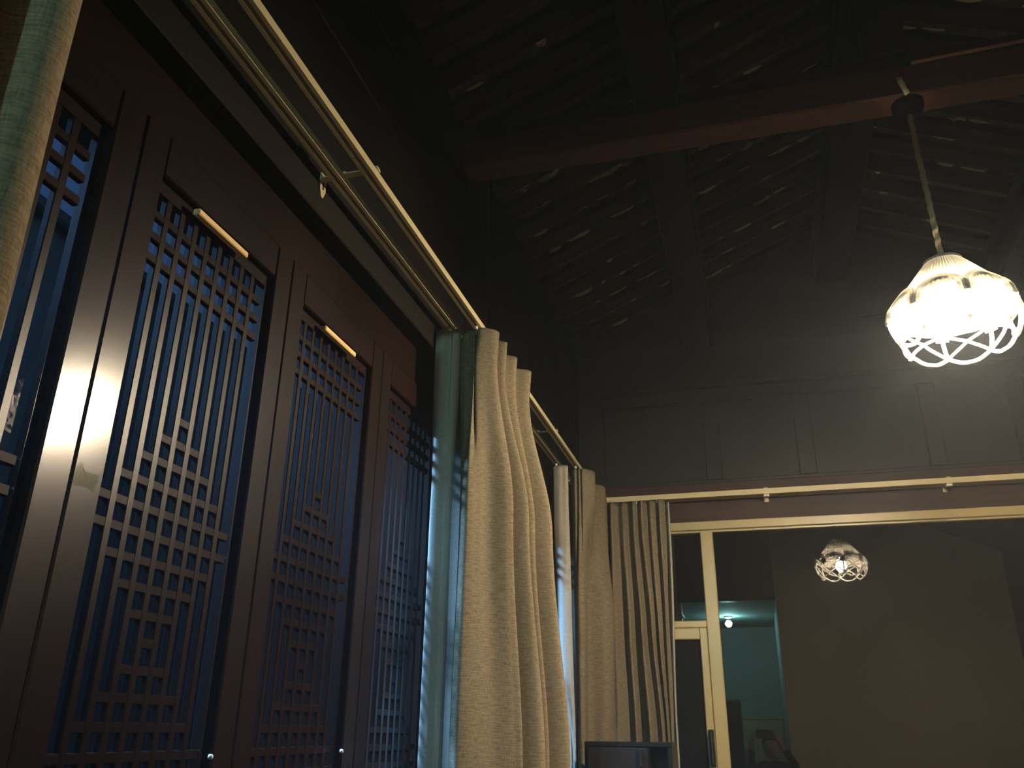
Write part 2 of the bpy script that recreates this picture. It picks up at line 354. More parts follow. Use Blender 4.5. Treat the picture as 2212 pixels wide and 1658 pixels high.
PZ, PY = 0.0387, 0.0365
ROWS = [(-2, 0, 9), (-1, 0, 9), (0, 0, 9), (6, 4, 5), (7, 3, 6), (8, 2, 7), (9, 1, 8), (10, 0, 9), (11, 0, 9), (12, 1, 8), (13, 2, 7), (14, 3, 6), (15, 4, 5),
        (16, 3, 6), (17, 2, 7), (18, 1, 8), (19, 0, 9), (20, 0, 9), (21, 1, 8), (22, 2, 7), (23, 3, 6), (24, 4, 5), (30, 0, 9), (31, 0, 9)]
def lattice_door(n, y0, label, strip=False, screw=False):
    o = thing('door_%d' % n, (-0.88, y0+0.234, ZF), label, 'door', kind='structure')
    y1 = y0+0.468; a, b = y0+0.0008, y1-0.0008; st = 0.0585; zb = -0.60
    box('stile', -0.905, XL, a, y0+st, ZF+0.01, 0.91, 'lacquer_v', o, 0.003); box('stile', -0.905, XL, y1-st, b, ZF+0.01, 0.91, 'lacquer_v', o, 0.003)
    box('top_rail', -0.904, XL-0.001, y0+st, y1-st, 0.835, 0.91, 'lacquer_y', o, 0.003)
    box('lower_rail', -0.904, XL-0.001, y0+st, y1-st, zb-0.08, zb, 'lacquer_y', o, 0.003)
    box('bottom_rail', -0.904, XL-0.001, y0+st, y1-st, ZF+0.01, ZF+0.10, 'lacquer_y', o, 0.003)
    box('lower_panel', -0.895, -0.875, y0+st, y1-st, ZF+0.10, zb-0.08, 'lacquer_v', o)
    g0 = y0+st+0.0055; g1 = g0+9*PY+0.0; x0, x1 = -0.8875, -0.875
    box('lattice_border', x0, x1, y0+st, g0+0.006, zb, 0.835, 'lacquer_v', o); box('lattice_border', x0, x1, g1+0.005, y1-st, zb, 0.835, 'lacquer_v', o)
    box('lattice_border', x0, x1, g0+0.006, g1+0.005, 0.811, 0.835, 'lacquer_y', o)
    for j in range(1, 9): box('lattice_bar', x0, x1, g0+PY*j-0.0072, g0+PY*j+0.0072, zb, 0.811, 'lattice_v', o, 0.0015)
    for (r, ja, jb) in ROWS:
        zc = 0.694-PZ*r
        box('lattice_bar', x0+0.0006, x1-0.0006, g0+PY*ja, g0+PY*jb, zc-0.0074, zc+0.0074, 'lacquer_y', o, 0.0015)
    box('pane', -0.8915, -0.8885, y0+st, y1-st, zb, 0.835, 'door_glass', o)
    if strip: tag(box('wood_strip', -0.866, -0.852, g0+0.082, g0+0.236, 0.814, 0.826, 'raw_wood', o, 0.002), 'unpainted yellow wood strip')
    if screw:
        lathe('screw', [(0.0001, 0), (0.0042, 0.0), (0.0042, 0.004), (0.0028, 0.006)], 0, 0, 'screw_steel', o, 12)
        s = col.objects[-1]; s.parent = None
        me = s.data; bx = wloc(o)
        for v in me.vertices: v.co += Vector((bx.x, bx.y, bx.z))
        for v in me.vertices: v.co = Vector((v.co.z-H, v.co.y, v.co.x))
        s.parent = o; s.location = (XL-bx.x, y1-st+0.0-bx.y-0.008, -0.044+H-bx.z)
    return o
lattice_door(1, -0.047, 'dark lattice door hidden behind the close grey curtain')
dA = lattice_door(2, 0.421, 'dark lattice door half hidden beside the close grey curtain')
lattice_door(3, 0.889, 'dark lattice door beside the bright lamp glare, with longest wood strip at its top', True, True)
lattice_door(4, 1.357, 'middle dark lattice door with short wood strip at its top', True, True)
lattice_door(5, 1.825, 'dark lattice door partly behind the sheer of the large curtain')
lattice_door(6, 2.540, 'dark lattice door directly behind the large beige grey curtain')
lattice_door(7, 3.008, 'dark lattice door seen as a sliver between the two curtain groups')
lattice_door(8, 3.476, 'dark lattice door behind the corner sheer curtain')
# torn tape on the stile of the second door
V = []; Fc = []; T = [(0.893, 0.318), (0.901, 0.332), (0.906, 0.322), (0.922, 0.321), (0.936, 0.322), (0.938, 0.312), (0.932, 0.306), (0.935, 0.297), (0.915, 0.300), (0.896, 0.297), (0.891, 0.306)]
tape = mesh('tape_scrap', [(XL+0.0006+0.0012*rnd.random(), y, z_) for y, z_ in T]+[(XL+0.003, 0.913, 0.31)], [(i, (i+1) % 11, 11) for i in range(11)], 'tape_film', origin=(XL, 0.913, 0.31))
tag(tape, 'crumpled scrap of clear tape stuck across the door stile under the glare', 'tape')

# far wall: glazed partition below, panelling and gable above
wf = thing('wall_far', (0.5, YF, 0.96), 'dark panelled gable wall above the glass partition', 'wall', kind='structure')
box('lower_beam', -0.82, XR, 4.215, 4.33, 0.962, 1.160, 'beam_x', wf, 0.004)
box('panel_rail', -0.82, XR, 4.232, 4.33, 1.161, 1.180, 'dark_x', wf, 0.003)
edges = [(-0.82, -0.677), (-0.161, -0.083), (0.289, 0.369), (0.880, 0.955), (1.270, 1.345), (1.86, 1.94), (2.37, 2.45)]
for a, b in edges: box('panel_stile', a, b, 4.235, 4.30, 1.18, 1.60, 'dark_z', wf, 0.003)
for (a, b), (c, d) in zip(edges[:-1], edges[1:]): box('panel', b-0.004, c+0.004, 4.258, 4.29, 1.176, 1.604, 'dark_z', wf)
box('panel_rail', -0.82, XR, 4.232, 4.33, 1.60, 1.672, 'dark_x', wf, 0.004)
box('gable_beam', -0.82, XR, 4.195, 4.33, 1.675, 1.90, 'dark_x', wf, 0.010)
def gable_board(za, zb):
    def xl(z): return max(-0.82, RX-(roofz(RX)+0.03-z)/SL)
    P = [(xl(za), za), (2*RX-xl(za), za), (2*RX-xl(zb), zb), (xl(zb), zb)]
    if zb > 1.985 > za and xl(za) == -0.82: P = [(-0.82, za), (2*RX+0.82, za), (2*RX-xl(zb), zb), (xl(zb), zb)]
    prism('gable_board', P, 1, 4.238, 4.30, 'dark_x', wf)
for za, zb in ((1.902, 1.999), (2.001, 2.149), (2.151, 2.299), (2.301, 2.449), (2.451, 2.585)): gable_board(za, zb)

pf = thing('window_1', (0.5, 4.23, ZF), 'cream framed glass partition filling the far end of the room', 'window', kind='structure')
box('top_frame', -0.82, XR, 4.190, 4.250, 0.919, 0.9605, 'frame_cream', pf, 0.003)
box('frame_lip', -0.82, XR, 4.205, 4.245, 0.908, 0.919, 'frame_cream', pf, 0.002)
box('mullion', -0.216, -0.157, 4.195, 4.250, ZF, 0.919, 'frame_cream', pf, 0.004)
box('jamb', -0.82, -0.765, 4.195, 4.250, ZF, 0.919, 'frame_cream', pf, 0.004)
box('transom', -0.765, -0.216, 4.197, 4.248, 0.405+0.052, 0.489, 'frame_cream', pf, 0.004)
box('sill_frame', -0.157, XR, 4.195, 4.250, ZF, ZF+0.06, 'frame_cream', pf, 0.004)
box('pane', -0.157, XR, 4.224, 4.230, ZF+0.06, 0.909, 'partition_glass', pf)
box('pane', -0.765, -0.216, 4.224, 4.230, 0.489, 0.909, 'partition_glass', pf)
dl = thing('door_9', (-0.49, 4.21, ZF), 'cream framed glass door leaf at the curtain end of the partition', 'door', kind='structure')
box('leaf_stile', -0.252, -0.2175, 4.190, 4.245, ZF+0.01, 0.455, 'frame_cream', dl, 0.004)
box('leaf_stile', -0.764, -0.70, 4.190, 4.245, ZF+0.01, 0.455, 'frame_cream', dl, 0.004)
box('leaf_rail', -0.70, -0.252, 4.190, 4.245, 0.403, 0.455, 'frame_cream', dl, 0.004)
box('leaf_rail', -0.70, -0.252, 4.190, 4.245, ZF+0.01, ZF+0.10, 'frame_cream', dl, 0.004)
box('leaf_panel', -0.70, -0.252, 4.212, 4.222, ZF+0.10, 0.403, 'dark_panel', dl)
hd = box('door_handle', -0.238, -0.222, 4.150, 4.172, -0.13, 0.005, 'black_plastic', dl, 0.005)
box('handle_plate', -0.243, -0.219, 4.178, 4.190, -0.14, 0.012, 'black_plastic', dl, 0.003)
box('handle_stem', -0.234, -0.226, 4.170, 4.180, -0.075, -0.045, 'black_plastic', dl)

# unlit space behind the partition
un = thing('wall_beyond', (0.5, 6.5, ZF), 'dark unlit space seen behind the partition glass', 'wall', kind='structure')
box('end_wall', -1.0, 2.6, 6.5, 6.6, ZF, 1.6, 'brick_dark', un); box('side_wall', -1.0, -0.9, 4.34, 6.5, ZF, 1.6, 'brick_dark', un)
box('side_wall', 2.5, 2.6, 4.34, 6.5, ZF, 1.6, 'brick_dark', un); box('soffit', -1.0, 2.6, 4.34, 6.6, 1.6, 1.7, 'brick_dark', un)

# right wall, wall behind the camera, and the teal lit room through its doorway
tag(box('wall_right', XR, XR+0.12, YB, YF+0.05, ZF, 1.79, 'dark_z'), 'dark timber side wall outside the picture', 'wall', kind='structure')
wb = thing('wall_back', (0.5, YB, ZF), 'cream plaster wall opposite the glass partition, seen as its dim reflection', 'wall', kind='structure')
box('plaster_face', 0.24, XR, YB-0.12, YB, ZF, 2.6, 'plaster', wb)
box('dark_lintel', -0.95, 0.238, YB-0.12, YB, 1.295, 2.6, 'dark_x', wb)
box('dark_jamb', -0.95, -0.74, YB-0.12, YB, ZF, 1.295, 'dark_z', wb)
tr = thing('wall_side_room', (-0.3, -2.3, ZF), 'teal lit side room reflected in the partition glass', 'wall', kind='structure')
YR = -3.64
box('rear_face', -1.1, 0.42, YR-0.1, YR, ZF, 1.32, 'teal_plaster', tr); box('right_face', 0.245, 0.37, YR, YB-0.125, ZF, 1.32, 'teal_plaster', tr)
box('left_face', -1.1, -1.0, YR, YB-0.125, ZF, 1.32, 'teal_plaster', tr); box('ceiling_face', -1.1, 0.37, YR, YB-0.125, 1.305, 1.37, 'teal_plaster', tr)
hb = thing('headboard', (-0.1, YR+0.05, ZF), 'low tan headboard against the teal wall', 'headboard')
box('board', -0.35, 0.235, YR+0.01, YR+0.06, ZF, 0.16, 'tan_board', hb, 0.01); box('cap', -0.36, 0.24, YR+0.005, YR+0.07, 0.161, 0.18, 'tan_board', hb, 0.005)
wd = thing('wardrobe', (-0.55, -2.8, ZF), 'dark wardrobe standing in the teal side room', 'wardrobe')
box('body', -0.98, -0.25, -3.1, -2.6, ZF, 0.375, 'black_lacquer', wd, 0.006)
for x in (-0.975, -0.61): box('wardrobe_door', x, x+0.355, -2.599, -2.58, ZF+0.08, 0.36, 'black_lacquer', wd, 0.004)
box('door_pull', -0.637, -0.625, -2.58, -2.565, -0.6, -0.4, 'dark_metal', wd)
SX, SY = -0.298, -2.4
sp = thing('ceiling_spotlight', (SX, SY, 1.305), 'small bright white ceiling spotlight in the teal side room', 'spotlight')
lathe('trim_ring', [(0.055, 1.3045), (0.055, 1.292), (0.038, 1.290)], SX, SY, 'white_plastic', sp, 20)
lathe('lens', [(0.036, 1.2895), (0.030, 1.282)], SX, SY, 'spot_glow', sp, 20)
l = bpy.data.lights.new('side_room_light', 'POINT'); l.energy = 95; l.color = (0.42, 0.95, 0.92); l.shadow_soft_size = 0.04
lo = bpy.data.objects.new('side_room_light', l); col.objects.link(lo); lo.location = (SX, SY, H+1.22)

# outside: eave edge comes from the rafters; a courtyard wall and paving
cw = thing('wall_courtyard', (-4.2, 1.0, ZF), 'dark brick wall across the courtyard outside the doors', 'wall', kind='structure')
box('brickwork', -4.3, -4.15, -6, 12, ZF-0.2, 3.00, 'brick_dark', cw); box('coping', -4.38, -4.07, -6, 12, 3.00, 3.10, 'brick_dark', cw, 0.02)
tag(box('ground', -4.15, -1.0, -6, 12, ZF-0.3, ZF-0.2, 'brick_dark'), 'dark paved courtyard outside the doors', 'ground', kind='structure')
# ------------------------------------------------------------------ curtain rails
def track(name, axis, c0, a0, a1, zb, parent, h=0.018):
    """U-shaped track, slot underneath; runs along `axis`"""
    w2, s2 = 0.0125, 0.0045
    P = [(-w2, h), (-w2, 0), (-s2, 0), (-s2, 0.004), (-w2+0.003, 0.004), (-w2+0.003, h-0.003), (w2-0.003, h-0.003), (w2-0.003, 0.004), (s2, 0.004), (s2, 0), (w2, 0), (w2, h)]
    t = prism(name, [(c0+u, zb+v) for u, v in P], axis, a0, a1, 'rail_cream', parent)
    prism('slot_liner', [(c0-w2+0.0032, zb+0.0045), (c0+w2-0.0032, zb+0.0045), (c0+w2-0.0032, zb+0.008), (c0-w2+0.0032, zb+0.008)], axis, a0+0.001, a1-0.001, 'rail_slot', t).location = (0, 0, 0)
    return t
X1, X2, ZR = -0.777, -0.702, 1.090
lr = thing('curtain_rail', (-0.74, 1.6, ZR), 'long cream double curtain rail above the lattice doors', 'curtain rail')
for xx in (X1, X2): track('track', 1, xx, YB+0.3, 4.10, ZR, lr)
def bracket(y):
    b = box('bracket', -0.818, X2+0.016, y-0.009, y+0.009, ZR+0.0182, ZR+0.0212, 'rail_cream', lr, 0.001)
    prism('wall_plate', [(y-0.012, ZR+0.030), (y+0.012, ZR+0.030), (y+0.012, ZR-0.010), (y+0.004, ZR-0.028), (y-0.004, ZR-0.028), (y-0.012, ZR-0.010)], 0, -0.8195, -0.8165, 'rail_cream', b)
    box('screw_slot', -0.8166, -0.8160, y-0.003, y+0.003, ZR-0.008, ZR+0.010, 'black_plastic', b)
    for xx in (X1, X2): box('clip', xx-0.015, xx+0.015, y-0.008, y+0.008, ZR+0.0213, ZR+0.026, 'rail_cream', b, 0.001)
for y in (-0.2, 1.365, 3.12): bracket(y)
fr = thing('curtain_rail', (0.6, 4.13, 1.06), 'cream curtain rail across the far wall above the partition', 'curtain rail')
track('track', 0, 4.128, -0.675, XR, 1.062, fr, 0.026); track('track', 0, 4.172, -0.675, XR, 1.062, fr, 0.026)
for x in (0.113, 0.916, 1.7):
    b = box('bracket', x-0.010, x+0.010, 4.112, 4.2145, 1.0885, 1.0915, 'rail_cream', fr, 0.001)
    box('wall_plate', x-0.011, x+0.011, 4.2115, 4.2145, 1.045, 1.088, 'rail_cream', b, 0.001)
    box('clip', x-0.014, x+0.014, 4.114, 4.142, 1.0487, 1.0615, 'white_plastic', b, 0.003)

# ------------------------------------------------------------------ curtains
def curtain(name, label, secs, base, m, gliders=(), gz=1.09, n=150, rows=46, group=None, wob=0.002, seed=0, hem=0.09):
    """secs: [(z, [(x, y), ...]), ...] from top to hem, the same number of points each"""
    o = thing(name, base, label, 'curtain', group)
    cs = [cat([(x, y, 0) for x, y in pts], n) for z_, pts in secs]; zs = [s[0] for s in secs]
    L = [0.0]
    for a, b in zip(cs[-1][:-1], cs[-1][1:]): L.append(L[-1]+(b-a).length)
    V, Fc, UV = [], [], []
    for r in range(rows):
        t = r/(rows-1); t = t**1.25; zz = zs[0]+(zs[-1]-zs[0])*t
        k = 0
        while k < len(zs)-2 and zz < zs[k+1]: k += 1
        f = (zs[k]-zz)/(zs[k]-zs[k+1]); f = min(max(f, 0), 1); g = f*f*(3-2*f) if k else f
        for i in range(n):
            p = cs[k][i]*(1-g)+cs[k+1][i]*g
            q = noise.noise_vector(Vector((i*0.05+seed, zz*2.2, seed*3.1)))*wob*(0.3+min(1, (zs[0]-zz)*2))
            V.append((p.x+q.x, p.y+q.y, zz)); UV.append((L[i], zz))
    for r in range(rows-1):
        for i in range(n-1): Fc.append((r*n+i, r*n+i+1, (r+1)*n+i+1, (r+1)*n+i))
    c = mesh('cloth', V, Fc, m, o, True)
    uv = c.data.uv_layers.new(name='UVMap')
    for lp in c.data.loops: uv.data[lp.index].uv = UV[lp.vertex_index]
    so = c.modifiers.new('thick', 'SOLIDIFY'); so.thickness = 0.0016 if m == 'linen_grey' else 0.0005; so.offset = 0
    for gx, gy in gliders:
        g = lathe('glider', [(0.004, gz-0.001), (0.006, gz-0.004), (0.006, gz-0.010), (0.003, gz-0.013)], gx, gy, 'white_plastic', o, 10)
        tube('hook', [(gx, gy, gz-0.011), (gx+0.002, gy, gz-0.022), (gx, gy+0.002, gz-0.034)], 0.0013, 'white_plastic', g, 6)
    return o
# the large curtain in the middle
top = [(-0.748, 2.112), (-0.728, 2.098), (-0.712, 2.108), (-0.704, 2.090), (-0.698, 2.108), (-0.690, 2.090), (-0.668, 2.098), (-0.645, 2.122), (-0.650, 2.150), (-0.698, 2.168),
       (-0.668, 2.185), (-0.640, 2.205), (-0.655, 2.235), (-0.700, 2.255), (-0.668, 2.290), (-0.640, 2.318), (-0.655, 2.350), (-0.700, 2.372), (-0.660, 2.405), (-0.625, 2.432), (-0.640, 2.475), (-0.700, 2.520), (-0.670, 2.60)]
pin = [(-0.750, 2.112), (-0.728, 2.100), (-0.704, 2.112), (-0.7005, 2.088), (-0.6985, 2.108), (-0.6965, 2.088), (-0.672, 2.104), (-0.650, 2.125), (-0.655, 2.150), (-0.700, 2.168),
       (-0.670, 2.185), (-0.646, 2.205), (-0.660, 2.235), (-0.702, 2.255), (-0.670, 2.290), (-0.645, 2.318), (-0.660, 2.350), (-0.702, 2.372), (-0.662, 2.405), (-0.632, 2.432), (-0.645, 2.475), (-0.702, 2.520), (-0.672, 2.60)]
mid = [(-0.755, 2.165), (-0.742, 2.125), (-0.727, 2.098), (-0.711, 2.082), (-0.697, 2.090), (-0.683, 2.112), (-0.662, 2.142), (-0.620, 2.164), (-0.612, 2.187), (-0.680, 2.215),
       (-0.640, 2.240), (-0.590, 2.262), (-0.602, 2.290), (-0.685, 2.310), (-0.645, 2.345), (-0.598, 2.368), (-0.612, 2.396), (-0.688, 2.412), (-0.620, 2.440), (-0.566, 2.465), (-0.588, 2.510), (-0.675, 2.550), (-0.650, 2.62)]
bot = [(-0.762, 2.190), (-0.751, 2.140), (-0.736, 2.095), (-0.715, 2.068), (-0.694, 2.076), (-0.670, 2.104), (-0.640, 2.145), (-0.600, 2.180), (-0.588, 2.205), (-0.680, 2.245),
       (-0.630, 2.280), (-0.560, 2.308), (-0.570, 2.345), (-0.675, 2.365), (-0.630, 2.405), (-0.572, 2.428), (-0.592, 2.452), (-0.675, 2.465), (-0.610, 2.500), (-0.538, 2.528), (-0.558, 2.580), (-0.660, 2.615), (-0.640, 2.68)]
curtain('grey_curtain', 'large beige grey linen curtain with pinch pleats hanging mid wall', [(1.078, top), (0.985, pin), (0.55, mid), (-0.10, bot), (-1.47, bot)], (-0.69, 2.3, ZF), 'linen_grey',
        [(X2, 2.098), (X2, 2.21), (X2, 2.33), (X2, 2.45), (X2, 2.58)], n=240, rows=60, seed=1, group='grey linen curtains')
def zig(y0, y1, xc, amp, k, skew=0.0):
    return [(xc+amp*(1 if i % 2 else -1)+skew*i/k, y0+(y1-y0)*i/k) for i in range(k+1)]
st_ = [(-0.818, 2.082), (-0.795, 2.076), (-0.775, 2.090), (-0.765, 2.083), (-0.752, 2.097), (-0.757, 2.125)]+zig(2.16, 2.60, -0.782, 0.018, 10)
sb_ = [(-0.822, 2.120), (-0.810, 2.080), (-0.790, 2.072), (-0.772, 2.085), (-0.762, 2.092), (-0.766, 2.125)]+zig(2.17, 2.62, -0.785, 0.020, 10)
curtain('sheer_curtain', 'white sheer curtain beside the large grey curtain, tinted blue by outside light', [(1.080, st_), (0.95, st_), (0.5, sb_), (-1.47, sb_)], (-0.78, 2.3, ZF), 'sheer_white',
        [(X1, 2.088), (X1, 2.20), (X1, 2.33), (X1, 2.46), (X1, 2.58)], n=150, seed=4, group='white sheer curtains')
# the pair in the far corner
ft = [(-0.722, 3.560), (-0.705, 3.540), (-0.692, 3.552), (-0.685, 3.536), (-0.678, 3.552), (-0.670, 3.538), (-0.650, 3.56), (-0.628, 3.60), (-0.640, 3.66), (-0.690, 3.72), (-0.660, 3.80), (-0.625, 3.86), (-0.640, 3.92), (-0.685, 3.96), (-0.64, 4.00)]
fm = [(-0.722, 3.58), (-0.712, 3.556), (-0.704, 3.545), (-0.694, 3.538), (-0.684, 3.542), (-0.674, 3.56), (-0.678, 3.61), (-0.722, 3.69), (-0.69, 3.75), (-0.625, 3.77), (-0.598, 3.82), (-0.610, 3.87), (-0.66, 3.91), (-0.690, 3.95), (-0.64, 4.00)]
fb = [(-0.720, 3.60), (-0.716, 3.57), (-0.708, 3.548), (-0.698, 3.538), (-0.689, 3.540), (-0.681, 3.56), (-0.686, 3.63), (-0.725, 3.71), (-0.695, 3.76), (-0.645, 3.77), (-0.615, 3.81), (-0.610, 3.87), (-0.65, 3.92), (-0.690, 3.96), (-0.64, 4.00)]
curtain('grey_curtain', 'narrow grey linen curtain at the corner end of the lattice wall', [(1.074, ft), (0.985, ft), (0.5, fm), (0.0, fb), (-1.47, fb)], (-0.67, 3.75, ZF), 'linen_grey',
        [(X2, 3.545), (X2, 3.70), (X2, 3.85), (X2, 3.97)], n=160, seed=9, group='grey linen curtains')
gt = [(-0.790, 3.492), (-0.765, 3.484), (-0.748, 3.488), (-0.732, 3.490), (-0.727, 3.505), (-0.745, 3.53)]+zig(3.56, 3.95, -0.785, 0.014, 8)
gm = [(-0.785, 3.515), (-0.770, 3.494), (-0.750, 3.482), (-0.727, 3.486), (-0.718, 3.500), (-0.745, 3.53)]+zig(3.56, 3.95, -0.785, 0.014, 8)
gb = [(-0.742, 3.512), (-0.732, 3.494), (-0.725, 3.502), (-0.717, 3.488), (-0.711, 3.498), (-0.735, 3.52)]+zig(3.545, 3.72, -0.765, 0.012, 8)
gf = [(-0.752, 3.510), (-0.740, 3.490), (-0.730, 3.502), (-0.718, 3.486), (-0.711, 3.500), (-0.738, 3.53)]+zig(3.55, 3.80, -0.768, 0.014, 8)
curtain('sheer_curtain', 'cream sheer curtain gathered low beside the corner grey curtain', [(1.078, gt), (0.97, gt), (0.35, gm), (-0.13, gb), (-1.47, gf)], (-0.75, 3.6, ZF), 'sheer_white',
        [(X1, 3.49), (X1, 3.60), (X1, 3.75), (X1, 3.90)], n=120, rows=60, seed=12, group='white sheer curtains')
# curtains on the far rail
hy = 4.128
ht = []; hm_ = []; hb_ = []
XT = [-0.658, -0.636, -0.604, -0.580, -0.556, -0.530, -0.508, -0.484, -0.462, -0.440, -0.414, -0.394, -0.374]
XB = [-0.664, -0.628, -0.580, -0.548, -0.520, -0.486, -0.458, -0.434, -0.420, -0.412, -0.403, -0.396, -0.388]
AB = [0.012, 0.036, 0.034, 0.020, 0.034, 0.040, 0.030, 0.010, 0.026, 0.006, 0.012, 0.004, 0.006]
for i, (a, b, am) in enumerate(zip(XT, XB, AB)):
    s = 1 if i % 2 else -1
    ht.append((a+0.003*math.sin(i*2.7), hy-0.012-(0.016+0.008*math.sin(i*1.9))*s))
    hm_.append((a*0.5+b*0.5, hy-0.032-(0.5*am+0.012)*s)); hb_.append((b, hy-0.055-am*s))
curtain('grey_curtain', 'grey brown linen curtain bunched at the curtain end of the far rail', [(1.058, ht), (0.96, ht), (0.45, hm_), (-0.05, hb_), (-1.47, hb_)], (-0.51, 4.1, ZF), 'linen_grey',
        [(-0.64, hy), (-0.575, hy), (-0.535, hy), (-0.51, hy), (-0.475, hy), (-0.45, hy), (-0.41, hy), (-0.385, hy)], gz=1.062, n=220, seed=15, group='grey linen curtains', wob=0.004)
kt = [(-0.352, 4.150), (-0.357, 4.138), (-0.366, 4.150), (-0.374, 4.168), (-0.40, 4.180), (-0.44, 4.165), (-0.50, 4.180), (-0.56, 4.165), (-0.62, 4.178)]
kb = [(-0.372, 4.110), (-0.376, 4.098), (-0.386, 4.115), (-0.395, 4.150), (-0.41, 4.165), (-0.45, 4.160), (-0.50, 4.172), (-0.56, 4.160), (-0.62, 4.172)]
curtain('sheer_curtain', 'cream sheer curtain edge behind the far wall grey curtain', [(1.052, kt), (0.9, kt), (0.0, kb), (-1.47, kb)], (-0.45, 4.16, ZF), 'sheer_white',
        [(-0.36, 4.172), (-0.48, 4.172), (-0.58, 4.172)], gz=1.062, n=90, seed=18, group='white sheer curtains')
# the close curtain at the picture's edge
nt_ = [(-0.700, 0.552), (-0.662, 0.545), (-0.635, 0.530), (-0.624, 0.510), (-0.634, 0.490), (-0.660, 0.478), (-0.670, 0.464), (-0.658, 0.448), (-0.642, 0.430), (-0.640, 0.405), (-0.658, 0.385),
       (-0.690, 0.365), (-0.676, 0.335), (-0.690, 0.300), (-0.705, 0.275), (-0.690, 0.240), (-0.680, 0.205), (-0.69, 0.170), (-0.705, 0.150), (-0.69, 0.11), (-0.680, 0.07), (-0.69, 0.03)]
curtain('grey_curtain', 'close grey curtain at the picture edge, lit teal and warm', [(1.078, nt_), (0.98, nt_), (0.2, [(x+0.004, y+0.006) for x, y in nt_]), (-1.47, [(x+0.01, y+0.01) for x, y in nt_])], (-0.66, 0.3, ZF), 'linen_grey',
        [(X2, 0.55), (X2, 0.43), (X2, 0.31), (X2, 0.19), (X2, 0.07)], n=220, seed=21, group='grey linen curtains')

# ------------------------------------------------------------------ pendant lamp
LX, LY = 0.605, 2.31
pl = thing('pendant_lamp', (LX, LY, 1.789), 'glowing woven rope pendant lamp hanging from the tie beam', 'lamp')
lathe('canopy', [(0.012, 1.745), (0.034, 1.752), (0.045, 1.768), (0.047, 1.788)], LX-0.005, LY, 'canopy_black', pl, 26)
tube('conduit', [(LX-0.028, 2.252, 1.845), (LX-0.026, 2.246, 1.825), (LX-0.020, 2.248, 1.800), (LX-0.012, 2.256, 1.785)], 0.0085, 'white_plastic', pl, 10)
cord = []
for i in range(40):
    t = i/39; cord.append((LX-0.005+0.005*t+0.0012*math.sin(i*2.1), LY+0.0012*math.cos(i*2.1), 1.748-(1.748-1.24)*t))
tube('cord', cord, 0.0080, 'jute', pl, 8)
prof = [(r_*0.875, 1.240-(1.252-z_)*0.74) for r_, z_ in ((0.020, 1.252), (0.042, 1.246), (0.060, 1.222), (0.085, 1.180), (0.115, 1.135), (0.143, 1.095), (0.160, 1.070), (0.174, 1.045), (0.180, 1.010), (0.176, 0.970), (0.164, 0.935), (0.152, 0.905))]
def rad(z_):
    for (ra, za), (rb, zb) in zip(prof[:-1], prof[1:]):
        if za >= z_ >= zb: return ra+(rb-ra)*(za-z_)/(za-zb)
    return prof[-1][0] if z_ < prof[-1][1] else prof[0][0]
NP = 8
def bulge(th): return 1+0.07*(abs(math.cos(NP*th/2))-0.5)
def SP(th, z_, off=0.0):
    z_ = 1.240-(1.252-z_)*0.74
    r = rad(z_)*(1+(bulge(th)-1)*min(1, max(0, (1.12-z_)/0.06)))+off
    return (LX+r*math.cos(th), LY+r*math.sin(th), z_)
sh = thing('shade', (LX, LY, 1.25)); sh.parent = pl; sh.location = (0, 0, 1.25-1.789)
geos = []
NM = 68
for k in range(NM):
    th = 2*math.pi*(k+0.5)/NM; ph = abs(((th*NP/(2*math.pi)) % 1)-0.5)*2
    zend = 1.050
    geos.append(tube_geo([SP(th, 1.252-(1.252-zend)*i/9) for i in range(10)], [0.003+0.0036*min(1, i/3) for i in range(10)], 5))
geos.append(tube_geo([SP(2*math.pi*i/40, 1.238, 0.004) for i in range(40)], 0.006, 6, True))
V, Fc = join(geos); tag(mesh('skirt_cords', V, Fc, 'rope', sh, True), kind='stuff')
for k in range(NP):
    t0, t1 = 2*math.pi*k/NP, 2*math.pi*(k+1)/NP; tc = (t0+t1)/2; dt = t1-t0; geos = []
    def arc(za, zm, zb, a=0.0, b=1.0, n=16, r=0.0065, off=0.0):
        pts = []
        for i in range(n+1):
            u = i/n; zz = (za*(1-u)+zb*u)+(zm-(za+zb)/2)*(1-(2*u-1)**2); pts.append(SP(t0+dt*(a+(b-a)*u), zz, off))
        geos.append(tube_geo(pts, r, 6))
    # arched head of the petal
    def arch(zb, zt, ins, off):
        pts = []
        for i in range(21):
            u = i/20; a = math.pi*u; pts.append(SP(tc-dt*(0.5-ins)*math.cos(a), zb+(zt-zb)*math.sin(a)**0.6, off))
        geos.append(tube_geo(pts, 0.0065, 6))
    arch(1.005, 1.098, 0.02, 0.008); arch(1.005, 1.084, 0.09, 0.006)
    for q in range(9):
        u = 0.12+0.76*q/8; zt = 1.005+0.078*math.sin(math.pi*(u-0.06)/0.88)**0.6
        geos.append(tube_geo([SP(t0+dt*u, zt-(zt-1.034)*i/5, 0.003) for i in range(6)], 0.0058, 5))
    arc(1.034, 1.026, 1.034, r=0.0055)
    arc(1.026, 0.985, 0.918, r=0.0048); arc(0.918, 0.985, 1.026, r=0.0048)
    arc(0.918, 0.888, 0.918, r=0.0056)
    geos.append(tube_geo([SP(t0, 1.045-0.13*i/6, 0.003) for i in range(7)], 0.0060, 6))
    V, Fc = join(geos); mesh('petal', V, Fc, 'rope', sh, True)
V, Fc = [], []
bz = 1.056
lathe('bulb', [(0.004, bz-0.045), (0.020, bz-0.040), (0.031, bz-0.025), (0.035, bz-0.005), (0.031, bz+0.015), (0.022, bz+0.035), (0.015, bz+0.055)], LX, LY, 'bulb_glow', pl, 20)
